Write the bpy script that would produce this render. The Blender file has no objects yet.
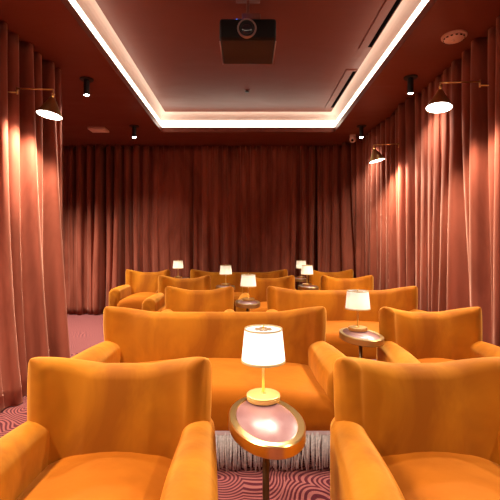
import bpy, bmesh, math, random
from mathutils import Vector, Matrix, noise
random.seed(7)
PI = math.pi
sc = bpy.context.scene
COL = sc.collection
F = 400.0            # focal length in pixels of the 500 px frame
H = 1.28             # camera height
CEIL = 3.035         # soffit height
TRAY = 3.335         # tray ceiling height

# ------------------------------------------------------------------ helpers
def link(name, me, m=None, parent=None, smooth=True):
    o = bpy.data.objects.new(name, me)
    COL.objects.link(o)
    if m: me.materials.append(m)
    if parent: o.parent = parent
    if smooth:
        me.polygons.foreach_set('use_smooth', [True] * len(me.polygons))
    return o

def obj(name, bm, m=None, parent=None, smooth=True, angle=None):
    bmesh.ops.recalc_face_normals(bm, faces=bm.faces)
    me = bpy.data.meshes.new(name)
    bm.to_mesh(me); bm.free()
    o = link(name, me, m, parent, smooth)
    if angle is not None:
        me.set_sharp_from_angle(angle=math.radians(angle))
    return o

def thing(name, label, cat, loc=(0, 0, 0), rz=0, group=None):
    o = bpy.data.objects.new(name, None)
    COL.objects.link(o)
    o.empty_display_size = .1
    o.location = loc; o.rotation_euler = (0, 0, rz)
    return tag(o, label, cat, group)

def tag(o, label, cat, group=None, kind=None):
    o['label'] = label; o['category'] = cat
    if group: o['group'] = group
    if kind: o['kind'] = kind
    return o

def struct(o):
    o['kind'] = 'structure'
    return o

def kids(o, table):
    return table.get(o.name, [])

def dup(root, loc, rz=0, label=None, group=None):
    """copy a thing with its parts and sub-parts"""
    allo = list(COL.objects)
    r = root.copy(); COL.objects.link(r)
    r.location = loc; r.rotation_euler = (0, 0, rz)
    if label: r['label'] = label
    if group: r['group'] = group
    def rec(src, dst):
        for ch in allo:
            if ch.parent == src:
                c = ch.copy(); COL.objects.link(c); c.parent = dst
                rec(ch, c)
    rec(root, r)
    return r

def add_box(bm, c, s, bevel=0, seg=2):
    r = bmesh.ops.create_cube(bm, size=1.0)
    vs = r['verts']
    for v in vs:
        v.co = Vector((v.co.x * s[0] + c[0], v.co.y * s[1] + c[1], v.co.z * s[2] + c[2]))
    if bevel:
        es = list({e for v in vs for e in v.link_edges})
        bmesh.ops.bevel(bm, geom=es, offset=bevel, segments=seg, profile=.5, affect='EDGES')
    return bm

def box(c, s, bevel=0, seg=2):
    return add_box(bmesh.new(), c, s, bevel, seg)

def add_loft(bm, rings, cap=True, closed=True):
    rows = [[bm.verts.new(p) for p in ring] for ring in rings]
    n = len(rows[0])
    for a, b in zip(rows, rows[1:]):
        for i in range(n if closed else n - 1):
            j = (i + 1) % n
            bm.faces.new((a[i], a[j], b[j], b[i]))
    if cap and closed:
        bm.faces.new(rows[0]); bm.faces.new(rows[-1])
    return bm

def loft(rings, cap=True, closed=True):
    return add_loft(bmesh.new(), rings, cap, closed)

def add_lathe(bm, prof, c=(0, 0, 0), seg=48, cap=True, mat=None):
    rings = []
    for r, z in prof:
        ring = []
        for i in range(seg):
            a = 2 * PI * i / seg
            p = Vector((max(r, 1e-4) * math.cos(a), max(r, 1e-4) * math.sin(a), z))
            if mat: p = mat @ p
            ring.append(p + Vector(c))
        rings.append(ring)
    return add_loft(bm, rings, cap)

def lathe(prof, c=(0, 0, 0), seg=48, cap=True, mat=None):
    return add_lathe(bmesh.new(), prof, c, seg, cap, mat)

def add_tube(bm, pts, r, seg=12):
    pts = [Vector(p) for p in pts]
    rings = []
    up = Vector((0, 0, 1))
    for i, p in enumerate(pts):
        d = (pts[min(i + 1, len(pts) - 1)] - pts[max(i - 1, 0)]).normalized()
        u = d.cross(up)
        if u.length < 1e-3: u = d.cross(Vector((1, 0, 0)))
        u.normalize(); w = d.cross(u).normalized()
        rings.append([p + (u * math.cos(2 * PI * k / seg) + w * math.sin(2 * PI * k / seg)) * r for k in range(seg)])
    return add_loft(bm, rings)

def tube(pts, r, seg=12):
    return add_tube(bmesh.new(), pts, r, seg)

def smooth01(x):
    x = max(0., min(1., x))
    return x * x * (3 - 2 * x)

def lerp(a, b, t): return a + (b - a) * t

# ------------------------------------------------------------------ materials
def lin(c):
    return tuple(((v / 255) / 12.92 if v / 255 <= .04045 else ((v / 255 + .055) / 1.055) ** 2.4) for v in c)

def mat(name, color, rough=.5, metal=0, **kw):
    m = bpy.data.materials.new(name); m.use_nodes = True
    b = m.node_tree.nodes['Principled BSDF']
    b.inputs['Base Color'].default_value = (*color, 1)
    b.inputs['Roughness'].default_value = rough
    b.inputs['Metallic'].default_value = metal
    for k, v in kw.items():
        b.inputs[k].default_value = v
    return m

def nodes(m):
    return m.node_tree.nodes, m.node_tree.links, m.node_tree.nodes['Principled BSDF']

def velvet(name, lo, hi, sheen, sheen_w, sheen_r, scale=5.0, bump=.02, rough=.75, stretch=(1, 1, 1)):
    """pile fabric: colour wanders a little with the lie of the nap, plus sheen"""
    m = mat(name, hi, rough)
    n, l, b = nodes(m)
    tc = n.new('ShaderNodeTexCoord'); mp = n.new('ShaderNodeMapping')
    mp.inputs['Scale'].default_value = stretch
    l.new(tc.outputs['Object'], mp.inputs['Vector'])
    nz = n.new('ShaderNodeTexNoise'); nz.inputs['Scale'].default_value = scale
    nz.inputs['Detail'].default_value = 4; nz.inputs['Roughness'].default_value = .6
    nz.inputs['Distortion'].default_value = .6
    l.new(mp.outputs[0], nz.inputs['Vector'])
    cr = n.new('ShaderNodeValToRGB')
    cr.color_ramp.elements[0].position = .36; cr.color_ramp.elements[0].color = (*lo, 1)
    cr.color_ramp.elements[1].position = .64; cr.color_ramp.elements[1].color = (*hi, 1)
    l.new(nz.outputs['Fac'], cr.inputs['Fac'])
    l.new(cr.outputs['Color'], b.inputs['Base Color'])
    b.inputs['Specular IOR Level'].default_value = .1
    sh = n.new('ShaderNodeBsdfSheen'); sh.inputs['Roughness'].default_value = sheen_r
    sh.inputs['Color'].default_value = tuple(c * sheen_w for c in sheen) + (1,)
    ad = n.new('ShaderNodeAddShader')
    l.new(b.outputs[0], ad.inputs[0]); l.new(sh.outputs[0], ad.inputs[1])
    l.new(ad.outputs[0], n['Material Output'].inputs['Surface'])
    if bump:
        n2 = n.new('ShaderNodeTexNoise'); n2.inputs['Scale'].default_value = 9
        n2.inputs['Detail'].default_value = 3
        l.new(mp.outputs[0], n2.inputs['Vector'])
        bp = n.new('ShaderNodeBump'); bp.inputs['Strength'].default_value = .25
        bp.inputs['Distance'].default_value = bump
        l.new(n2.outputs['Fac'], bp.inputs['Height'])
        l.new(bp.outputs['Normal'], b.inputs['Normal']); l.new(bp.outputs['Normal'], sh.inputs['Normal'])
    return m

def emit(name, color, strength):
    m = bpy.data.materials.new(name); m.use_nodes = True
    n = m.node_tree.nodes; n.clear()
    e = n.new('ShaderNodeEmission'); o = n.new('ShaderNodeOutputMaterial')
    e.inputs['Color'].default_value = (*color, 1); e.inputs['Strength'].default_value = strength
    m.node_tree.links.new(e.outputs[0], o.inputs['Surface'])
    return m

M_CHAIR = velvet('amber velvet', (.29, .080, .003), (.46, .152, .006), (1, .58, .14), .85, .40, 3.6, .014, stretch=(1, 1, .6))
M_SEAT = velvet('amber velvet seat', (.33, .082, .002), (.42, .112, .004), (1, .52, .10), .55, .42, 3.0, .010)
M_PIPE = mat('amber piping', (.48, .17, .012), .6)
M_CURT = velvet('terracotta velvet drape', (.175, .041, .022), (.31, .082, .048), (1, .58, .42), .62, .36, 3.0, .006, stretch=(1, 1, .25))
M_FRINGE = velvet('mauve grey fringe', (.48, .43, .41), (.68, .62, .59), (1, .9, .9), .2, .4, 60, 0)
M_BAND = mat('fringe heading', (.58, .46, .46), .8)
M_BRASS = mat('aged brass', (.80, .53, .20), .28, 1)
M_LAMPB = mat('satin lamp brass', (.86, .60, .20), .42, .75)
M_ROSE = mat('antique gold rosette', (.34, .20, .10), .6)
M_BRASS3 = mat('antique brass rim', (.46, .31, .13), .42, .9)
M_BRASS2 = mat('dull brass', (.55, .36, .14), .35, 1)
M_BRONZE = mat('dark bronze', (.22, .14, .07), .38, 1)
M_BLACK = mat('matt black metal', (.012, .012, .014), .5)
M_BLACKG = mat('black plastic', (.007, .0055, .005), .5, **{'Specular IOR Level': .2})
M_GREY = mat('satin silver edge', (.42, .30, .27), .3, .6)
M_WHITE = mat('off white plastic', (.80, .60, .53), .45)
M_HOLESHADE = mat('painted hole shade', (.004, .003, .003), 1, **{'Specular IOR Level': 0})  # flat black painted for the shade inside openings
M_SHADE = None

# shade linen, lit from within
def shade_mat(strength):
    m = bpy.data.materials.new('lit linen shade'); m.use_nodes = True
    n, l = m.node_tree.nodes, m.node_tree.links
    n.clear()
    out = n.new('ShaderNodeOutputMaterial')
    d = n.new('ShaderNodeBsdfDiffuse'); d.inputs['Color'].default_value = (.86, .80, .72, 1)
    t = n.new('ShaderNodeBsdfTranslucent'); t.inputs['Color'].default_value = (.90, .82, .70, 1)
    mx = n.new('ShaderNodeMixShader'); mx.inputs['Fac'].default_value = .5
    e = n.new('ShaderNodeEmission'); e.inputs['Color'].default_value = (1, .94, .85, 1); e.inputs['Strength'].default_value = strength
    a = n.new('ShaderNodeAddShader')
    l.new(d.outputs[0], mx.inputs[1]); l.new(t.outputs[0], mx.inputs[2])
    l.new(mx.outputs[0], a.inputs[0]); l.new(e.outputs[0], a.inputs[1])
    l.new(a.outputs[0], out.inputs['Surface'])
    return m
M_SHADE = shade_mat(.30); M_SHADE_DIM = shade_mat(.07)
M_TRIMB = mat('shade gold trim', (.50, .33, .13), .5)
M_LED = emit('cove led', (1, .84, .67), 3.0)
M_SPOT = emit('spotlight lens', (1, .97, .92), 40)
M_SCONCE = emit('sconce diffuser', (1, .97, .90), 6)
M_TOPDISC = emit('shade top diffuser', (1, .94, .84), 1.0)
M_BOTDISC = emit('shade bottom diffuser', (1, .90, .74), 5.0)
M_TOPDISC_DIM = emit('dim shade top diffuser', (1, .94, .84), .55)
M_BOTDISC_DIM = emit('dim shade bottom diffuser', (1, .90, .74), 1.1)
M_BULB = emit('bulb glass', (1, .9, .75), 2.0)
M_BLUE = emit('blue indicator', (.05, .15, 1), 6)

def paint():
    m = mat('burgundy lacquer paint', (.185, .056, .037), .38)
    m.node_tree.nodes['Principled BSDF'].inputs['Specular IOR Level'].default_value = .1
    n, l, b = nodes(m)
    tc = n.new('ShaderNodeTexCoord'); mp = n.new('ShaderNodeMapping')
    mp.inputs['Scale'].default_value = (.7, 2.2, 1)
    l.new(tc.outputs['Object'], mp.inputs['Vector'])
    nz = n.new('ShaderNodeTexNoise'); nz.inputs['Scale'].default_value = 1.5
    nz.inputs['Detail'].default_value = 5; nz.inputs['Distortion'].default_value = 1.2
    l.new(mp.outputs[0], nz.inputs['Vector'])
    mr = n.new('ShaderNodeMapRange'); mr.inputs['To Min'].default_value = .26; mr.inputs['To Max'].default_value = .5
    l.new(nz.outputs['Fac'], mr.inputs['Value']); l.new(mr.outputs[0], b.inputs['Roughness'])
    bp = n.new('ShaderNodeBump'); bp.inputs['Strength'].default_value = .12; bp.inputs['Distance'].default_value = .02
    l.new(nz.outputs['Fac'], bp.inputs['Height']); l.new(bp.outputs['Normal'], b.inputs['Normal'])
    return m
M_CEIL = paint()
M_GLOWFADE = mat('pale glow fade paint', (.88, .76, .68), .6)
M_WALL = mat('dark burgundy wall', (.10, .028, .022), .7)

def carpet():
    m = mat('zebra swirl carpet', (.3, .05, .07), .95)
    n, l, b = nodes(m)
    tc = n.new('ShaderNodeTexCoord')
    nz = n.new('ShaderNodeTexNoise'); nz.inputs['Scale'].default_value = 2.6; nz.inputs['Detail'].default_value = 1
    l.new(tc.outputs['Object'], nz.inputs['Vector'])
    sub = n.new('ShaderNodeVectorMath'); sub.operation = 'SUBTRACT'; sub.inputs[1].default_value = (.5, .5, .5)
    l.new(nz.outputs['Color'], sub.inputs[0])
    sca = n.new('ShaderNodeVectorMath'); sca.operation = 'SCALE'; sca.inputs['Scale'].default_value = .34
    l.new(sub.outputs[0], sca.inputs[0])
    add = n.new('ShaderNodeVectorMath'); l.new(tc.outputs['Object'], add.inputs[0]); l.new(sca.outputs[0], add.inputs[1])
    vo = n.new('ShaderNodeTexVoronoi'); vo.voronoi_dimensions = '2D'; vo.inputs['Scale'].default_value = 2.3
    l.new(add.outputs[0], vo.inputs['Vector'])
    mu = n.new('ShaderNodeMath'); mu.operation = 'MULTIPLY'; mu.inputs[1].default_value = 2 * PI / (2.3 * .027)
    l.new(vo.outputs['Distance'], mu.inputs[0])
    si = n.new('ShaderNodeMath'); si.operation = 'SINE'; l.new(mu.outputs[0], si.inputs[0])
    cr = n.new('ShaderNodeValToRGB')
    cr.color_ramp.elements[0].position = .40; cr.color_ramp.elements[0].color = (.085, .005, .013, 1)
    cr.color_ramp.elements[1].position = .60; cr.color_ramp.elements[1].color = (.33, .100, .086, 1)
    mr = n.new('ShaderNodeMapRange'); mr.inputs['From Min'].default_value = -1; mr.inputs['From Max'].default_value = 1
    l.new(si.outputs[0], mr.inputs['Value']); l.new(mr.outputs[0], cr.inputs['Fac'])
    l.new(cr.outputs['Color'], b.inputs['Base Color'])
    b.inputs['Sheen Weight'].default_value = .15; b.inputs['Specular IOR Level'].default_value = .1
    n2 = n.new('ShaderNodeTexNoise'); n2.inputs['Scale'].default_value = 350
    l.new(tc.outputs['Object'], n2.inputs['Vector'])
    bp = n.new('ShaderNodeBump'); bp.inputs['Strength'].default_value = .3; bp.inputs['Distance'].default_value = .004
    l.new(n2.outputs['Fac'], bp.inputs['Height']); l.new(bp.outputs['Normal'], b.inputs['Normal'])
    return m
M_CARPET = carpet()

def marble():
    m = mat('plum marble', (.2, .07, .08), .34)
    n, l, b = nodes(m)
    tc = n.new('ShaderNodeTexCoord')
    nz = n.new('ShaderNodeTexNoise'); nz.inputs['Scale'].default_value = 7; nz.inputs['Detail'].default_value = 6
    nz.inputs['Distortion'].default_value = 1.5
    l.new(tc.outputs['Object'], nz.inputs['Vector'])
    cr = n.new('ShaderNodeValToRGB')
    cr.color_ramp.elements[0].position = .35; cr.color_ramp.elements[0].color = (.29, .125, .125, 1)
    cr.color_ramp.elements[1].position = .72; cr.color_ramp.elements[1].color = (.36, .18, .17, 1)
    l.new(nz.outputs['Fac'], cr.inputs['Fac']); l.new(cr.outputs['Color'], b.inputs['Base Color'])
    b.inputs['Coat Weight'].default_value = 1; b.inputs['Coat Roughness'].default_value = .22
    return m
M_MARBLE = marble()

# ------------------------------------------------------------------ the room
YB = 7.34      # back wall
YF = -3.4      # wall behind the camera
XR, XL, XA = 2.2, -2.16, -4.4
struct(obj('floor', box(((XR + XA) / 2, (YB + YF) / 2, -.05), (XR - XA + .4, YB - YF + .4, .1)), M_CARPET, smooth=False))
struct(obj('wall_back', box(((XR + XA) / 2, YB + .05, 1.7), (XR - XA + .4, .1, 3.4)), M_WALL, smooth=False))
struct(obj('wall_front', box(((XR + XA) / 2, YF - .05, 1.7), (XR - XA + .4, .1, 3.4)), M_WALL, smooth=False))
struct(obj('wall_right', box((XR + .05, (YB + YF) / 2, 1.7), (.1, YB - YF, 3.4)), M_WALL, smooth=False))
struct(obj('wall_left', box((XL - .06, (YF + 3.95) / 2, 1.52), (.12, 3.95 - YF, 3.03)), M_WALL, smooth=False))
struct(obj('wall_alcove', box((XA - .05, (YB + YF) / 2, 1.7), (.1, YB - YF, 3.4)), M_WALL, smooth=False))

# soffit ring with the light cove and the raised tray, one ceiling
TX0, TX1, TY0, TY1 = -1.353, 1.372, -1.6, 6.30     # opening
RX0, RX1, RY0, RY1 = TX0 - .034, TX1 + .034, TY0 - .034, TY1 + .034
bm = bmesh.new()
SH = .36
def slab(x0, x1, y0, y1, z0, z1):
    add_box(bm, ((x0 + x1) / 2, (y0 + y1) / 2, (z0 + z1) / 2), (x1 - x0, y1 - y0, z1 - z0))
T_ = .05
X0, X1, Y0, Y1 = XA - .1, XR + .1, YF - .1, YB + .1
# soffit underside, thin
slab(X0, TX0, Y0, Y1, CEIL, CEIL + T_); slab(TX1, X1, Y0, Y1, CEIL, CEIL + T_)
slab(TX0, TX1, TY1, Y1, CEIL, CEIL + T_); slab(TX0, TX1, Y0, TY0, CEIL, CEIL + T_)
# recess walls up to the tray
slab(RX0 - .05, RX0, RY0, RY1, CEIL + T_, TRAY); slab(RX1, RX1 + .05, RY0, RY1, CEIL + T_, TRAY)
slab(RX0, RX1, RY1, RY1 + .05, CEIL + T_, TRAY); slab(RX0, RX1, RY0 - .05, RY0, CEIL + T_, TRAY)
slab(RX0 - .05, RX1 + .05, RY0 - .05, RY1 + .05, TRAY, TRAY + .06)
struct(obj('ceiling', bm, M_CEIL, smooth=False))
# lip of the cove
bm = bmesh.new()
LH, LT = .075, .018
e_ = .006
slab(TX0 - LT, TX0 + e_, TY0 - LT, TY1 + LT, CEIL - .003, CEIL + LH); slab(TX1 - e_, TX1 + LT, TY0 - LT, TY1 + LT, CEIL - .003, CEIL + LH)
slab(TX0 + e_, TX1 - e_, TY1 - e_, TY1 + LT, CEIL - .003, CEIL + LH); slab(TX0 + e_, TX1 - e_, TY0 - LT, TY0 + e_, CEIL - .003, CEIL + LH)
struct(obj('trim_1', bm, M_CEIL, smooth=False))
# added pale curve that imitates the cove glow fading into the tray
bm = bmesh.new()
def cove_ring(off, z): return [(RX0 + off, RY0 + off, z), (RX1 - off, RY0 + off, z), (RX1 - off, RY1 - off, z), (RX0 + off, RY1 - off, z)]
prof = [(.001, CEIL + .18)] + [(.001 + .10 * (1 - math.cos(PI / 2 * k / 6)), TRAY - .115 + .113 * math.sin(PI / 2 * k / 6)) for k in range(7)]
add_loft(bm, [cove_ring(o_, z_) for o_, z_ in prof], cap=False)
struct(obj('trim_2', bm, M_GLOWFADE, smooth=False))
# LED ribbon on the recess walls
bm = bmesh.new()
a, b_, th = CEIL + .055, CEIL + .185, .012
slab(RX0, RX0 + th, RY0, RY1, a, b_); slab(RX1 - th, RX1, RY0, RY1, a, b_)
slab(RX0 + th, RX1 - th, RY1 - th, RY1, a, b_); slab(RX0 + th, RX1 - th, RY0, RY0 + th, a, b_)
tag(obj('cove_light', bm, M_LED, smooth=False), 'glowing white light strip running round the raised ceiling tray', 'cove light')

# ------------------------------------------------------------------ curtains
def arc_len(path):
    d = [0]
    for p, q in zip(path, path[1:]): d.append(d[-1] + (q - p).length)
    return d

def curtain(name, path, label, seed, lam=.135, amp=.045, flare=0., rows=22, top=CEIL - .004, bot=.012, puddle=0., end_hem=(), splay=2.4):
    """hanging drape following a floor path; the room lies on the path's left side"""
    path = [Vector((p[0], p[1], 0)) for p in path]
    d = arc_len(path); L = d[-1]
    n = int(L / .008)
    def at(s):
        s = max(0, min(L, s))
        k = 0
        while k < len(d) - 2 and d[k + 1] < s: k += 1
        t = (s - d[k]) / max(1e-9, d[k + 1] - d[k])
        return path[k].lerp(path[k + 1], t)
    base, norm = [], []
    for i in range(n + 1):
        s = L * i / n
        p = at(s); e = .12
        q = (at(s + e) - at(s - e)).normalized()
        base.append(p); norm.append(Vector((-q.y, q.x, 0)))
    bm = bmesh.new()
    grid = []
    for j in range(rows + 1):
        v = j / rows                       # 0 top, 1 bottom
        row = []
        for i in range(n + 1):
            s = L * i / n
            N = noise.noise
            warp = 3.0 * N(Vector((s * 1.3, seed * 7.1, 0))) + (.4 + splay * v) * N(Vector((s * 1.6, seed * 3.3 + 5, v * .8)))
            ph = 2 * PI * s / lam + warp
            ph2 = 2 * PI * s / (lam * 2.1) + .8 * warp + 2.2 * N(Vector((s * .8, seed * 2.2, 3)))
            fine = 1 - 2 * (.5 + .5 * math.cos(ph)) ** 1.15
            broad = 1 - 2 * (.5 + .5 * math.cos(ph2)) ** 1.6
            mixv = smooth01((v - .05) * 1.1)
            A = amp * max(.15, .85 + 1.5 * N(Vector((s * 1.5, seed * 1.7, v * .5))))
            off = A * (fine * lerp(.95, .62, mixv) + broad * lerp(.2, .75, mixv) - .35)
            off += .03 * N(Vector((s * .9, seed + 20, v * 1.2))) * v
            off += flare * v ** 2.2
            z = lerp(top, bot, v)
            if puddle and v > .97: off += puddle
            tg = Vector((norm[i].y, -norm[i].x, 0))
            edge = smooth01(min(s, L - s) / .12)
            p = base[i] + norm[i] * off + tg * (lam * .075 * math.sin(2 * ph) * edge)
            row.append(bm.verts.new((p.x, p.y, z + (.006 * math.sin(s * 31 + seed) if j == rows else 0))))
        grid.append(row)
    for j in range(rows):
        for i in range(n):
            bm.faces.new((grid[j][i], grid[j][i + 1], grid[j + 1][i + 1], grid[j + 1][i]))
    cols = {'start': [r_[10].co.copy() for r_ in grid], 'end': [r_[-11].co.copy() for r_ in grid]}
    o = obj(name, bm, M_CURT)
    sm = o.modifiers.new('thickness', 'SOLIDIFY'); sm.thickness = .006; sm.offset = 0
    tag(o, label, 'curtain')
    # puckered seam edge: a gathered ribbon that runs down the free edge
    for which, wid in end_hem:
        i = 0 if which == 'start' else n
        bmh = bmesh.new(); m_ = 170
        t0 = (base[min(i + 2, n)] - base[max(i - 2, 0)]).normalized(); nn = norm[i]
        if which != 'start': t0 = -t0
        L2 = []
        for j in range(m_ + 1):
            v = .004 + .99 * j / m_
            q0 = cols[which][min(rows - 1, int(v * rows))]; q1 = cols[which][min(rows, int(v * rows) + 1)]
            c = q0.lerp(q1, v * rows - int(v * rows)); z = c.z; c = Vector((c.x, c.y, 0)) + nn * .008
            k = smooth01((v - .35) * 2.2) * .9 + .1
            w1 = k * (.008 * noise.noise(Vector((v * 46, seed, 1))) + .003 * math.sin(v * 150))
            w2 = k * .008 * noise.noise(Vector((v * 52, seed, 5)))
            L2.append((c + nn * w2, c + t0 * wid * .5 + nn * (.010 + w1), c + t0 * wid - nn * w2, z))
        rings = []
        for (a1, b1, c1, z) in L2:
            rings.append([Vector((a1.x, a1.y, z)), Vector((b1.x, b1.y, z)), Vector((c1.x, c1.y, z)), Vector((c1.x, c1.y, z)) - nn * .006, Vector((a1.x, a1.y, z)) - nn * .006])
        add_loft(bmh, rings)
        obj('hem_edge', bmh, M_CURT, o)
    return o

YC = 7.17
# path direction: the room is on the LEFT of travel
corner = []
cx, cy, ax, ay = 1.30, 5.75, .67, YC - 5.75
for k in range(0, 25):
    t = PI / 2 * k / 24
    e = 2 / 2.5
    corner.append((cx + ax * math.cos(t) ** e if t < PI / 2 - 1e-6 else cx, cy + ay * math.sin(t) ** e))
split = 9
curtain('curtain', [(2.0, YF + .15), (2.0, 2), (2.0, 4.6), (1.97, 5.5)], 'long terracotta velvet curtain covering the right wall behind two brass sconces', 1, lam=.175, amp=.10, end_hem=(('end', .035),))
curtain('curtain', [(1.97, 5.52)] + corner[1:split], 'narrow terracotta velvet curtain in the right rear bend, lit by the far sconce', 2, lam=.17, amp=.065, end_hem=(('end', .035),))
curtain('curtain', [(lerp(corner[split - 1][0], corner[split][0], .25), lerp(corner[split - 1][1], corner[split][1], .25))] + corner[split:] + [(1.25, YC)], 'terracotta velvet curtain wrapping the right rear corner behind the last armchair', 3, lam=.17, amp=.07, splay=6)
curtain('curtain', [(1.24, YC), (-.97, YC)], 'dark terracotta velvet curtain across the middle of the rear wall', 4, lam=.175, amp=.08)
curtain('curtain', [(-.985, YC), (-4.3, YC)], 'dark terracotta velvet curtain on the left of the rear wall, reaching into the alcove', 5, lam=.175, amp=.08)
curtain('curtain', [(-1.915, 4.12), (-1.98, 3.0), (-1.97, YF + .15)], 'terracotta velvet curtain hanging along the left wall behind a brass sconce', 6, lam=.165, amp=.08, flare=.12, end_hem=(('start', .035),))

# ------------------------------------------------------------------ seating
def rrect(hw, z0, z1, r, crown=0, n=8, rb=.015, x0=0):
    """cross-section in x,z: rounded top corners (r), small bottom corners, crowned top"""
    pts = []
    r = min(r, hw * .98, (z1 - z0) * .9)
    for k in range(4):
        a = PI + PI / 2 * k / 3
        pts.append((x0 - hw + rb + rb * math.cos(a), z0 + rb + rb * math.sin(a)))
    for k in range(4):
        a = 1.5 * PI + PI / 2 * k / 3
        pts.append((x0 + hw - rb + rb * math.cos(a), z0 + rb + rb * math.sin(a)))
    for k in range(n + 1):
        a = PI / 2 * k / n
        pts.append((x0 + hw - r + r * math.cos(a), z1 - r + r * math.sin(a)))
    m = 8
    for k in range(1, m):
        t = k / m
        pts.append((lerp(x0 + hw - r, x0 - hw + r, t), z1))
    for k in range(n + 1):
        a = PI / 2 + PI / 2 * k / n
        pts.append((x0 - hw + r + r * math.cos(a), z1 - r + r * math.sin(a)))
    if crown:
        pts = [(x, z + crown * max(0, 1 - ((x - x0) / hw) ** 2) * (1 if z > (z0 + z1) / 2 else 0)) for x, z in pts]
    return pts

BACK_H = .835; ARM_H = .588; FR_TOP = .235

def back_mesh(hw):
    """one padded shell: straight in the middle, ends turning forward into rounded wings"""
    thick = .112
    phi_max = math.radians(52); r = .235; tail = .045
    # plan line of the right half, measured from the tip backwards
    pts = []
    na = 14
    x, y = 0., 0.
    half = []
    arcx = r * math.sin(phi_max); arcy = r * (1 - math.cos(phi_max))
    tipx = hw - .5 * thick * math.sin(phi_max) - .002
    sx = tipx - arcx - tail * math.cos(phi_max)
    ns = 16 if hw < .5 else 34
    for k in range(ns):
        half.append((sx * k / ns, 0., 0., 0.))
    for k in range(na + 1):
        a = phi_max * k / na
        half.append((sx + r * math.sin(a), -r * (1 - math.cos(a)), a, r * a))
    for k in range(1, 9):                      # rounded tip
        q = math.sin(PI / 2 * k / 8)
        dd = tail * q
        half.append((sx + arcx + dd * math.cos(phi_max), -arcy - dd * math.sin(phi_max), phi_max, r * phi_max + dd))
    smax = half[-1][3]
    line = [(-x, y, -a, s, x) for x, y, a, s in half[:0:-1]] + [(x, y, a, s, x) for x, y, a, s in half]
    rings = []
    for (x, y, a, sl, ax_) in line:
        rem = smax - sl if sl > 0 else 1.
        ed = hw - ax_                          # metres in from the outer edge
        ear = max(0, min(1, (.30 - ed) / (.30 - .035))) ** 1.45 if hw < .5 else max(0, min(1, (.40 - ed) / .365)) ** 1.5
        top = BACK_H - .064 + .064 * ear
        e2 = max(0., 1 - rem / tail) if sl > 0 else 0
        rr = math.sqrt(max(0, 1 - e2 * e2 * .97))
        th = thick * rr
        topz = top - .012 * (1 - rr)
        rad = .045
        bot = .25
        m = 7
        prof = []
        for k in range(9):
            prof.append((-.5, lerp(bot, topz - rad, k / 8)))
        for k in range(1, 2 * m):
            b = PI - PI * k / (2 * m)
            prof.append((.5 * math.cos(b), topz - rad + rad * math.sin(b)))
        for k in range(9):
            prof.append((.5, lerp(topz - rad, bot, k / 8)))
        w = abs(a) / phi_max
        ring = []
        for p, z in prof:
            h = (z - bot) / (BACK_H - bot)
            lean = lerp(-.085, .0, h) * (1 - .55 * w)
            belly = (-.030 * math.sin(PI * min(1, h * 1.05)) * (1 - w)) if p < 0 else 0
            taper = lerp(.945, 1.0, smooth01(h * 1.15))
            nx, ny = -math.sin(-a), math.cos(a)
            fat = th * (1 + .22 * (1 - h))
            ring.append((x * taper + nx * p * fat, .085 + y + lean + belly + ny * p * fat, z))
        rings.append(ring)
    return loft(rings)

def arm_mesh(side, hw):
    rings = []
    y0, y1 = .03, -.60
    st = 16
    ys = [lerp(y0, y1, (k / st)) for k in range(st + 1)]
    ends = []
    for k, y in enumerate(ys):
        t = k / st
        out = lerp(hw - .012, hw + (.048 if hw < .5 else .098), min(1, t * 1.1) ** .9)
        wid = lerp(.13 if hw < .5 else .165, .175 if hw < .5 else .235, smooth01(t * 1.2))
        top = ARM_H + .012 * math.sin(PI * t) - .004
        ends.append((y, out, wid, top))
    y, out, wid, top = ends[-1]
    for k in range(1, 7):
        a = PI / 2 * k / 6
        ins = .038 * (1 - math.cos(a))
        ends.append((y - .038 * math.sin(a), out - ins, wid - 2 * ins, top - ins))
    for (y, out, wid, top) in ends:
        x0 = out - wid / 2
        sec = rrect(wid / 2, FR_TOP - .012, top, wid * .495, 0, 8, .012)
        ring = [(side * (x0 + px), y, z) for px, z in sec]
        rings.append(ring)
    return loft(rings)

def seat_mesh(hw):
    rings = []
    w = hw - .085
    y0, y1 = .0, -.665
    st = 12
    secs = []
    for k in range(st + 1):
        t = k / st
        y = lerp(y0, y1 + .07, t)
        z1 = .402 + .008 * math.sin(PI * min(1, t * 1.0))
        secs.append((y, w, z1, .066 * smooth01(.8 + t)))
    yl = secs[-1][0]
    for k in range(1, 9):
        a = PI / 2 * k / 8
        secs.append((yl - .07 * math.sin(a), w - .02 * (1 - math.cos(a)), .402 - .07 * (1 - math.cos(a)), .066 - .034 * (1 - math.cos(a))))
    for (y, ww, z1, cr) in secs:
        ring = [(x, y, z) for x, z in rrect(ww, FR_TOP - .004, z1, .055, cr, 6, .02)]
        rings.append(ring)
    return loft(rings)

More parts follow.
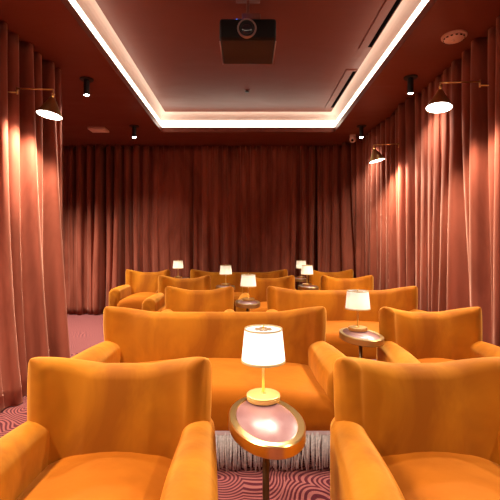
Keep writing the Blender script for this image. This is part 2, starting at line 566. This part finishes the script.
def fringe_mesh(hw, nrm_step=.0074):
    # outline of the base, counter-clockwise
    w = hw + (.028 if hw < .5 else .07); v = hw * .90 - .01
    pts = [(-w, -.660), (w, -.660), (v, .10), (-v, .10)]
    bm = bmesh.new()
    rnd = random.Random(3)
    for k in range(4):
        a = Vector((*pts[k], 0)); b = Vector((*pts[(k + 1) % 4], 0))
        d = (b - a); L = d.length; d.normalize(); nrm = Vector((d.y, -d.x, 0))
        step = nrm_step if k == 0 else nrm_step * 1.7
        n = int(L / step)
        for i in range(n + 1):
            p = a + d * (L * i / n) + nrm * rnd.uniform(-.004, .006)
            sway = d * rnd.gauss(0, .010) + nrm * rnd.uniform(-.004, .006)
            clump = d * .006 * math.sin(i * .55 + 2 * math.sin(i * .13))
            ln = rnd.uniform(0.006, .04)
            r = .0042 if k == 0 else .006
            rings = []
            for t in (0, .5, 1):
                c = p + sway * (t ** 1.4) + clump * t
                z = lerp(FR_TOP - .012, ln, t)
                rr = r * (1, 1.1, .8)[int(t * 2)]
                rings.append([c + d * rr * math.cos(q) + nrm * rr * math.sin(q) + Vector((0, 0, z)) for q in (0, PI / 2, PI, 1.5 * PI)])
            add_loft(bm, rings)
    return bm

def make_seat(kind, hw, label):
    t = thing(kind, label, 'armchair' if kind == 'armchair' else 'loveseat')
    bk = obj('backrest', back_mesh(hw), M_CHAIR, t)
    obj('seat', seat_mesh(hw), M_SEAT, t)
    for s in (-1, 1):
        obj('arm', arm_mesh(s, hw), M_CHAIR, t)
    # upholstered base under the seat, down to the floor on hidden blocks
    bm = bmesh.new()
    add_box(bm, (0, -.25, .245), (2 * hw - .06, .66, .035), .012)
    obj('base', bm, M_CHAIR, t)
    for sx in (-1, 1):
        for y in (-.52, .0):
            obj('leg', lathe([(.024, 0), (.03, .235)], (sx * (hw - .06), y, 0), 16), M_BRONZE, t)
    bm = bmesh.new()
    w = hw + (.028 if hw < .5 else .07); v = hw * .90 - .01
    for (c, s) in (((0, -.662, FR_TOP - .013), (2 * w, .008, .022)), ((0, .102, FR_TOP - .013), (2 * v, .008, .022))):
        add_box(bm, c, s)
    for s in (-1, 1):
        r0 = [(s * w, -.664), (s * v, .104)]
        rings = [[(x - s * .004, y, FR_TOP - .024), (x + s * .004, y, FR_TOP - .024), (x + s * .004, y, FR_TOP - .002), (x - s * .004, y, FR_TOP - .002)] for x, y in r0]
        add_loft(bm, rings)
    fb = obj('fringe_band', bm, M_BAND, t, smooth=False)
    f = obj('fringe', fringe_mesh(hw), M_FRINGE, t)
    f['kind'] = 'stuff'; f['label'] = 'mauve grey hanging strands'
    # fabric buttons near the inner wing tops
    for s in (-1, 1):
        mt = Matrix.Rotation(PI / 2, 4, 'X')
        bm = lathe([(.0, .008), (.006, .0075), (.011, .004), (.012, 0), (.011, -.006)], (0, 0, 0), 16, True, mt)
        b = obj('button', bm, M_CHAIR, t)
        b.location = (s * (hw - .083), -.022, .775)
        b.rotation_euler = (0, 0, -s * .95)
    return t

def px(x, y_dist):                 # lateral position that shows at image column x at that distance
    return (x - 247.5) * y_dist / F

R = {1: 1.62, 2: 2.90, 3: 4.28, 4: 5.62, 5: 6.62}
ac = make_seat('armchair', .39, 'amber velvet armchair in the front row, left of the nearest lamp table')
ac.location = (px(120.5, R[1]), R[1], 0)
ac['group'] = 'armchairs'
def arm_chair(x, row, label):
    c = dup(ac, (px(x, R[row]), R[row], 0), 0, label)
    c.scale = (1, 1, {5: 1.035, 4: 1.015}.get(row, 1))
    return c
arm_chair(425, 1, 'amber velvet armchair in the front row, cut by the right picture edge')
arm_chair(430, 2, 'amber velvet armchair in the second row, right of the oval table by the curtain')
arm_chair(199.5, 3, 'amber velvet armchair in the third row, behind the nearest loveseat')
arm_chair(184.5, 4, 'leftmost amber velvet armchair of the fourth row')
arm_chair(268.5, 4, 'middle amber velvet armchair of the fourth row, between two lamp tables')
arm_chair(347, 4, 'rightmost amber velvet armchair of the fourth row, behind the right loveseat')
arm_chair(148, 5, 'amber velvet armchair at the left end of the last row, near the rear curtain')
arm_chair(331, 5, 'amber velvet armchair at the right end of the last row, in the curtain corner')
lv = make_seat('loveseat', .828, 'amber velvet loveseat in the second row with grey fringe behind the nearest lamp')
lv.location = (px(215, R[2]), R[2], 0)
lv['group'] = 'loveseats'
dup(lv, (px(342, R[3]), R[3], 0), 0, 'amber velvet loveseat in the third row, right of centre')
dup(lv, (px(239, R[5]), R[5], 0), 0, 'amber velvet loveseat in the last row against the rear curtain').scale = (1, 1, 1.035)

# ------------------------------------------------------------------ drink tables
TH = .64; SC = (H - .64) / (H - .60)
def make_table(m_rim):
    t = thing('drink_table', '', 'side table')
    A, B = .230 * SC, .143 * SC
    def ell(s, z, seg=64):
        return [((B + s) * math.cos(2 * PI * i / seg), (A + s) * math.sin(2 * PI * i / seg), z) for i in range(seg)]
    rings = [ell(-.02, TH - .043), ell(-.003, TH - .043), ell(0, TH - .040), ell(0, TH - .004), ell(-.004, TH), ell(-.026, TH), ell(-.028, TH - .004)]
    obj('table_rim', loft(rings), m_rim, t, angle=40)
    obj('table_top', loft([ell(-.0285, TH - .02), ell(-.0285, TH - .0035), ell(-.031, TH - .002)]), M_MARBLE, t, angle=40)
    obj('stem', lathe([(.0125, .02), (.0125, TH - .04)], (0, 0, 0), 24), M_BRONZE, t)
    obj('foot', loft([[(x * .85, y * .62, z) for x, y, z in ell(s, zz)] for s, zz in ((-.03, 0), (-.028, .012), (-.034, .018), (-.10, .022))]), M_BRONZE, t, angle=40)
    return t

def make_lamp(m_shade, m_top, m_bot, m_brass):
    t = thing('table_lamp', '', 'lamp')
    obj('lamp_base', lathe([(.068, 0), (.073, .003), (.073, .016), (.070, .0175), (.0725, .019), (.0725, .0235), (.070, .0255), (.012, .0262), (.008, .034)], seg=64), m_brass, t, angle=35)
    obj('stem', lathe([(.0062, .029), (.0062, .25)], seg=20), m_brass, t)
    zb, zt = .168, .310
    rb, rt = .0950, .0815
    sh = obj('lamp_shade', lathe([(rb, zb), (rt, zt), (rt - .002, zt), (rb - .002, zb), (rb, zb)], seg=64, cap=False), m_shade, t)
    def band(z0, z1):
        r = lambda z: lerp(rb, rt, (z - zb) / (zt - zb))
        return [(r(z0) + .0012, z0), (r(z1) + .0012, z1), (r(z1) - .003, z1), (r(z0) - .003, z0), (r(z0) + .0012, z0)]
    obj('trim_band', lathe(band(zb - .001, zb + .008), seg=64, cap=False), M_TRIMB, sh)
    obj('trim_band', lathe(band(zt - .005, zt + .001), seg=64, cap=False), M_TRIMB, sh)
    obj('top_diffuser', lathe([(.0, zt - .010), (rt - .004, zt - .010), (rt - .004, zt - .007), (.0, zt - .007)], seg=48), m_top, sh)
    obj('bottom_diffuser', lathe([(.008, zb + .006), (rb - .004, zb + .006), (rb - .004, zb + .008), (.008, zb + .008)], seg=48, cap=False), m_bot, sh)
    # openwork rosette and finial over the diffuser
    bm = bmesh.new()
    for k in range(10):
        a = 2 * PI * k / 10
        ca, sa = math.cos(a), math.sin(a)
        pts = []
        for q in range(12):
            b = 2 * PI * q / 12
            pr, pw = .026 + .016 * math.cos(b), .0075 * math.sin(b)
            pts.append(Vector((pr * ca - pw * sa, pr * sa + pw * ca, 0)))
        add_loft(bm, [[p + Vector((0, 0, zt - .0045)) for p in pts], [p + Vector((0, 0, zt - .002)) for p in pts]])
    obj('rosette', bm, M_ROSE, sh, angle=30)
    obj('finial', lathe([(.005, zt - .006), (.004, zt + .002), (.0065, zt + .006), (.005, zt + .011), (.001, zt + .013)], seg=16), M_BRASS, sh)
    obj('bulb', lathe([(.002, zb + .035), (.017, zb + .048), (.024, zb + .075), (.017, zb + .10), (.008, zb + .115)], seg=20), M_BULB, t)
    return t

tb = make_table(M_BRASS); tq = make_table(M_BRASS3); lp = make_lamp(M_SHADE, M_TOPDISC, M_BOTDISC, M_LAMPB)
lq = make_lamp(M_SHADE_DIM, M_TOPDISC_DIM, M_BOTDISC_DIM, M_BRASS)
tables = [  # centre x, y of the table, lamp offset x, y, descriptions
    (.072, 1.565, -.003, .180, 'oval brass rimmed table with plum top between the front row armchairs', 'large lit table lamp with white shade nearest the camera'),
    (.855, 3.02, .010, .12, 'oval brass rimmed table between the nearest loveseat and second row armchair', 'white shaded lamp on the oval table right of centre, second nearest'),
    (.0, 4.68, .010, .10, 'oval brass rimmed table between third row armchair and loveseat', 'white shaded lamp near picture centre just above the nearest loveseat'),
    (-.335, 6.08, .0, .10, 'oval brass rimmed table left of the middle fourth row armchair', 'white shaded lamp left of the middle fourth row armchair'),
    (.920, 6.08, .0, .10, 'oval brass rimmed table right of the middle fourth row armchair', 'nearer white shaded lamp of the overlapping pair right of centre at the rear'),
    (-1.19, 7.18, -.065, .05, 'oval brass rimmed table at the left of the last row loveseat', 'small far white shaded lamp at the left, before the rear curtain'),
    (.90, 7.18, .07, .05, 'oval brass rimmed table at the right of the last row loveseat', 'farther white shaded lamp of the overlapping pair, close to the rear curtain'),
]
LW = 2.2
for i, (x, y, dx, dy, tl, ll) in enumerate(tables):
    rz = math.radians(11)
    x, y, dx, dy = x * SC, y * SC, dx * SC, dy * SC
    lp.scale = lq.scale = (SC, SC, SC)
    zs = 1 + (.05 if 3 <= i <= 4 else .09 if i >= 5 else 0)      # the rear tables stand a little taller
    if i <= 1:
        tt, ll_ = (tb, lp) if i == 0 else (tq, lq)
        tt.location = (x, y, 0); tt.rotation_euler.z = rz; tt['label'] = tl
        ll_.location = (x + dx, y + dy, TH); ll_['label'] = ll
        tt['group'] = 'drink tables'; ll_['group'] = 'table lamps'
    else:
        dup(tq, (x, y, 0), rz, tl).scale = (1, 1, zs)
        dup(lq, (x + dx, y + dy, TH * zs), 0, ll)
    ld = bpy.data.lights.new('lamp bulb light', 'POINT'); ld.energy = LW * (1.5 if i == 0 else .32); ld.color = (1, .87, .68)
    ld.shadow_soft_size = .025
    lo = bpy.data.objects.new('lamp_bulb_light', ld); COL.objects.link(lo)
    lo.location = (x + dx + .035, y + dy, TH * zs + .175)

# ------------------------------------------------------------------ brass wall sconces
def make_sconce(name, side, head, tilt, label, arm_h=.175, bend=0):
    """head: centre of the shade opening; the arm runs back to the curtain at x = side*1.97"""
    hx, hy, hz = head
    t = thing('wall_sconce', label, 'sconce', (side * 1.97, hy, hz + arm_h), 0, 'brass wall sconces')
    def P(x, y, z): return Vector((x - side * 1.97, y - hy, z - hz - arm_h))
    # frame of the tilted shade: axis from opening to apex
    ax = Vector(tilt).normalized()
    rot = Vector((0, 0, 1)).rotation_difference(ax).to_matrix().to_4x4()
    c = P(hx, hy, hz)
    apex = c + ax * .161
    prof = [(.100, 0), (.100, .005), (.028, .136), (.022, .154), (.014, .158), (.014, .154), (.098, .005), (.098, 0), (.100, 0)]
    sh = obj('shade', lathe(prof, c, 48, False, rot), M_BRASS2, t)
    obj('diffuser', lathe([(.0, .004), (.0975, .004), (.0975, .006), (.0, .006)], c, 40, True, rot), M_SCONCE, sh)
    obj('neck', lathe([(.010, .0), (.010, .022), (.014, .024), (.014, .034), (.006, .038)], apex - ax * .008, 20, True, rot), M_BRASS, t)
    top = apex + ax * .026
    atop = Vector((top.x, top.y, 0))
    ya = bend
    bm = bmesh.new()
    add_tube(bm, [top, atop + Vector((0, 0, .004))], .006)
    end = Vector((-side * .07, ya, 0))
    add_tube(bm, [atop, end], .0058)
    obj('arm', bm, M_BRASS, t)
    obj('knob', lathe([(.004, -.012), (.009, -.010), (.009, .0), (.009, .010), (.004, .012)], top, 16, True, Matrix.Rotation(PI / 2, 4, 'Y')), M_BRASS, t)
    mt = Matrix.Rotation(PI / 2, 4, 'Y')
    bm = bmesh.new()
    add_tube(bm, [end + Vector((0, 0, .012)), end + Vector((0, 0, -.045))], .0075)
    add_tube(bm, [end + Vector((0, 0, -.03)), Vector((side * .19, ya, -.03))], .006)
    obj('pivot', bm, M_BRASS, t)
    obj('wall_plate', lathe([(.045, -.012), (.045, .0), (.03, .006)], Vector((side * .185, ya, -.03)), 24, True, mt), M_BRASS, t)
    ld = bpy.data.lights.new('sconce light', 'SPOT'); ld.energy = 95; ld.color = (1, .84, .66)
    ld.spot_size = math.radians(150); ld.spot_blend = .5; ld.shadow_soft_size = .07
    lo = bpy.data.objects.new('sconce_light', ld); COL.objects.link(lo)
    lo.location = Vector(head) - ax * .02
    lo.rotation_euler = (-ax).to_track_quat('-Z', 'Y').to_euler()
    return t
make_sconce('a', -1, (-1.634, 3.30, 2.336), (.12, .10, 1), 'brass cone wall sconce on the left curtain', .222)
make_sconce('b', 1, (1.566, 3.27, 2.388), (.12, .12, 1), 'nearer brass cone wall sconce on the right curtain', .215)
make_sconce('c', 1, (1.645, 5.08, 2.328), (-.22, .05, 1), 'farther brass cone wall sconce on the right curtain', .205, -.05)

for side in (-1,):  # unseen sconce added to brighten the left curtain
    make_sconce('d', side, (side * 1.60, 1.35, 2.36), (-side * .12, .10, 1), ('left' if side < 0 else 'right') + ' brass wall sconce added for light beside the camera, outside the picture', .215)
# ------------------------------------------------------------------ ceiling spotlights
def make_spot(loc, label):
    t = thing('ceiling_spotlight', label, 'spotlight', loc, 0, 'black ceiling spotlights')
    obj('ceiling_plate', lathe([(.068, -.012), (.070, -.010), (.070, 0)], seg=32), M_BLACK, t, angle=40)
    obj('housing', lathe([(.028, -.01), (.030, -.03), (.030, -.172), (.026, -.172), (.026, -.155)], seg=32), M_BLACK, t, angle=40)
    obj('lens', lathe([(.0, -.158), (.0258, -.158), (.0258, -.169), (.018, -.176), (.006, -.178)], seg=24), M_SPOT, t)
    return t
def spot_light(x, y, e=55, size=125):
    ld = bpy.data.lights.new('spotlight beam', 'SPOT'); ld.energy = e; ld.color = (1, .90, .78)
    ld.spot_size = math.radians(size); ld.spot_blend = .8; ld.shadow_soft_size = .03
    lo = bpy.data.objects.new('spotlight_beam', ld); COL.objects.link(lo)
    lo.location = (x, y, CEIL - .185)
    return lo
sp = None
spots = [(-1.718, 4.27, 'nearer black ceiling spotlight on the left of the ceiling tray'),
         (-1.69, 5.97, 'farther black ceiling spotlight on the left of the ceiling tray'),
         (1.72, 4.22, 'nearer black ceiling spotlight on the right of the ceiling tray'),
         (1.70, 5.97, 'farther black ceiling spotlight on the right of the ceiling tray')]
for x, y, l in spots:
    if sp is None: sp = make_spot((x, y, CEIL), l)
    else: dup(sp, (x, y, CEIL), 0, l)
    spot_light(x, y)
# unseen spotlights added above and behind the camera to light the front rows
for y in (2.5, .8, -.9):
    for x in (-1.71, 1.71):
        dup(sp, (x, y, CEIL), 0, 'added unseen black ceiling spotlight above or behind the camera')
        l_ = spot_light(x, y, 102, 112)
        l_.rotation_euler = (math.radians(-6), math.radians(24 if x > 0 else -24), 0)

dup(sp, (-3.1, 5.6, CEIL), 0, 'black ceiling spotlight inside the left alcove')
spot_light(-3.1, 5.6, 430, 125)
# ------------------------------------------------------------------ projector
PY = 3.08
t = thing('projector', 'black projector hanging from the ceiling tray with its lens facing forward', 'projector', (0, PY, TRAY))
zt, zb = H + 1.737 - TRAY, H + 1.577 - TRAY
zc = (zt + zb) / 2
obj('body', box((.003, .22, zc), (.440, .44, zt - zb), .022, 4), M_BLACKG, t, angle=35)
obj('bottom_sheet', box((.003, .225, zb - .001), (.41, .40, .006), .002), mat('brown grey underside', (.040, .024, .020), .7), t, angle=35)  # thin sheet, lighter than the black body, over the underside
for s in (-1, 1):
    obj('side_trim', box((.003 + s * .218, .235, zb - .001), (.010, .39, .010), .003, 2), M_GREY, t, angle=35)
mt = Matrix.Rotation(PI / 2, 4, 'X')
lc = (-.005, 0, zc - .002)
obj('lens_ring', lathe([(.064, -.01), (.074, -.01), (.075, .006), (.072, .014), (.064, .014), (.060, .004)], lc, 48, False, mt), M_GREY, t, angle=40)
obj('lens_barrel', lathe([(.063, .008), (.050, .006), (.046, -.0), (.035, .004), (.032, -.01)], lc, 40, False, mt), M_BLACK, t, angle=40)
obj('lens', lathe([(.046, -.004), (.04, .004), (.025, .010), (.008, .0125), (0, .013)], lc, 32, True, mt), mat('lens glass', (.02, .025, .035), .04, 0, **{'Coat Weight': 1.0}), t)
bm = bmesh.new()
add_box(bm, (.003, .22, -.008), (.20, .20, .016), .004)
add_tube(bm, [(.003, .22, -.01), (.003, .22, zt + .02)], .012, 20)
add_box(bm, (.03, .15, zt + .045), (.15, .16, .07), .01)
add_box(bm, (.003, .22, zt + .012), (.26, .24, .014), .003)
obj('mount', bm, M_BLACK, t, angle=35)
bpy.data.objects['mount'].data.materials.clear(); bpy.data.objects['mount'].data.materials.append(M_CEIL)
ind = obj('indicator', lathe([(.006, 0), (.006, .005), (.003, .007)], (-.085, .03, zt), 16), M_BLUE, t)
ld = bpy.data.lights.new('indicator glow', 'POINT'); ld.energy = .06; ld.color = (.05, .15, 1); ld.shadow_soft_size = .01
lo = bpy.data.objects.new('indicator_glow', ld); COL.objects.link(lo); lo.location = (-.085, PY + .03, TRAY + zt + .03)

# ------------------------------------------------------------------ things on the ceiling
def vent(y0, y1, label):
    t = thing('air_vent', label, 'air vent', (1.27, (y0 + y1) / 2, TRAY), 0, 'slot air vents')
    L = y1 - y0
    bm = bmesh.new()
    add_box(bm, (-.052, 0, -.004), (.098, L + .07, .008), .002)
    add_box(bm, (.030, 0, -.004), (.010, L + .07, .008), .002)
    for s in (-1, 1):
        add_box(bm, (.011, s * (L / 2 + .018), -.004), (.030, .034, .008))
    obj('frame', bm, M_CEIL, t, smooth=False)
    obj('slot', box((.004, 0, -.005), (.042, L, .010)), M_HOLESHADE, t, smooth=False)  # solid black strip standing in for the shade inside the slot
    return t
vent(2.92, 4.17, 'nearer slot air vent in the ceiling tray, right of the projector')
vent(4.76, 6.02, 'farther slot air vent in the ceiling tray, near the rear cove')

t = thing('smoke_detector', 'round pale smoke detector on the soffit above the right sconce', 'smoke detector', (1.745, 3.38, CEIL))
obj('base', lathe([(.098, -.014), (.100, -.010), (.100, 0)], seg=48), M_WHITE, t, angle=40)
obj('dome', lathe([(.0, -.052), (.025, -.050), (.05, -.044), (.075, -.034), (.084, -.024), (.086, -.014)], seg=48), M_WHITE, t)
bm = bmesh.new()
for k in range(14):
    a = 2 * PI * k / 14
    add_box(bm, (.0, 0, 0), (.018, .006, .008))
    bm.verts.ensure_lookup_table()
    vs = bm.verts[-8:]
    bmesh.ops.transform(bm, matrix=Matrix.Translation((.081 * math.cos(a), .081 * math.sin(a), -.027)) @ Matrix.Rotation(a + PI / 2, 4, 'Z'), verts=vs)
obj('grille_shade', bm, M_HOLESHADE, t, smooth=False)  # black blocks painted as the shade in the dome's holes
obj('test_button', lathe([(.010, -.060), (.013, -.056), (.013, -.045)], (-.02, -.02, 0), 20), M_WHITE, t)

t = thing('ceiling_camera', 'small pale round camera on the ceiling in the right rear corner', 'security camera', (1.70, 6.46, CEIL))
obj('base', lathe([(.045, -.03), (.050, -.024), (.050, 0)], seg=32), M_WHITE, t, angle=40)
obj('dome', lathe([(.0, -.128), (.02, -.126), (.04, -.112), (.052, -.09), (.055, -.07), (.050, -.045), (.040, -.028)], seg=32), M_WHITE, t)
obj('lens', lathe([(.02, -.004), (.02, .006), (.012, .010), (0, .011)], (-.018, -.042, -.098), 20, True, Matrix.Rotation(PI / 2 + .5, 4, 'X')), M_BLACKG, t)

t = thing('ceiling_sensor', 'flat pale square box on the ceiling over the left alcove', 'sensor', (-2.28, 6.12, CEIL))
obj('housing', box((0, 0, -.016), (.26, .22, .032), .006, 2), M_WHITE, t, angle=35)
obj('cover', box((0, 0, -.034), (.20, .16, .006), .002, 2), M_WHITE, t, angle=35)

t = thing('sprinkler', 'small dark sprinkler head in the middle of the ceiling tray', 'sprinkler', (px(247, 5.36), 5.36, TRAY))
obj('escutcheon', lathe([(.0, -.004), (.036, -.004), (.042, -.002), (.042, 0)], seg=32), M_CEIL, t)
obj('head', lathe([(.010, -.004), (.012, -.018), (.026, -.020), (.028, -.024), (.012, -.026)], seg=24), M_BLACK, t)

# ------------------------------------------------------------------ camera, world, view
cd = bpy.data.cameras.new('camera'); cam = bpy.data.objects.new('camera', cd); COL.objects.link(cam)
cam.location = (0, 0, H); cam.rotation_euler = (PI / 2, 0, 0)
cd.sensor_width = 36; cd.lens = 36 * F / 500
cd.shift_x = 2.5 / 500; cd.shift_y = -6.5 / 500
cd.clip_start = .05
sc.camera = cam
w = bpy.data.worlds.new('world'); sc.world = w; w.use_nodes = True
w.node_tree.nodes['Background'].inputs['Color'].default_value = (.02, .015, .012, 1)
sc.view_settings.view_transform = 'Standard'
sc.view_settings.look = 'None'
sc.view_settings.gamma = 1
sc.view_settings.use_curve_mapping = False
sc.view_settings.exposure = .95
sc.cycles.use_denoising = True
sc.cycles.max_bounces = 8
sc.cycles.sample_clamp_indirect = 6
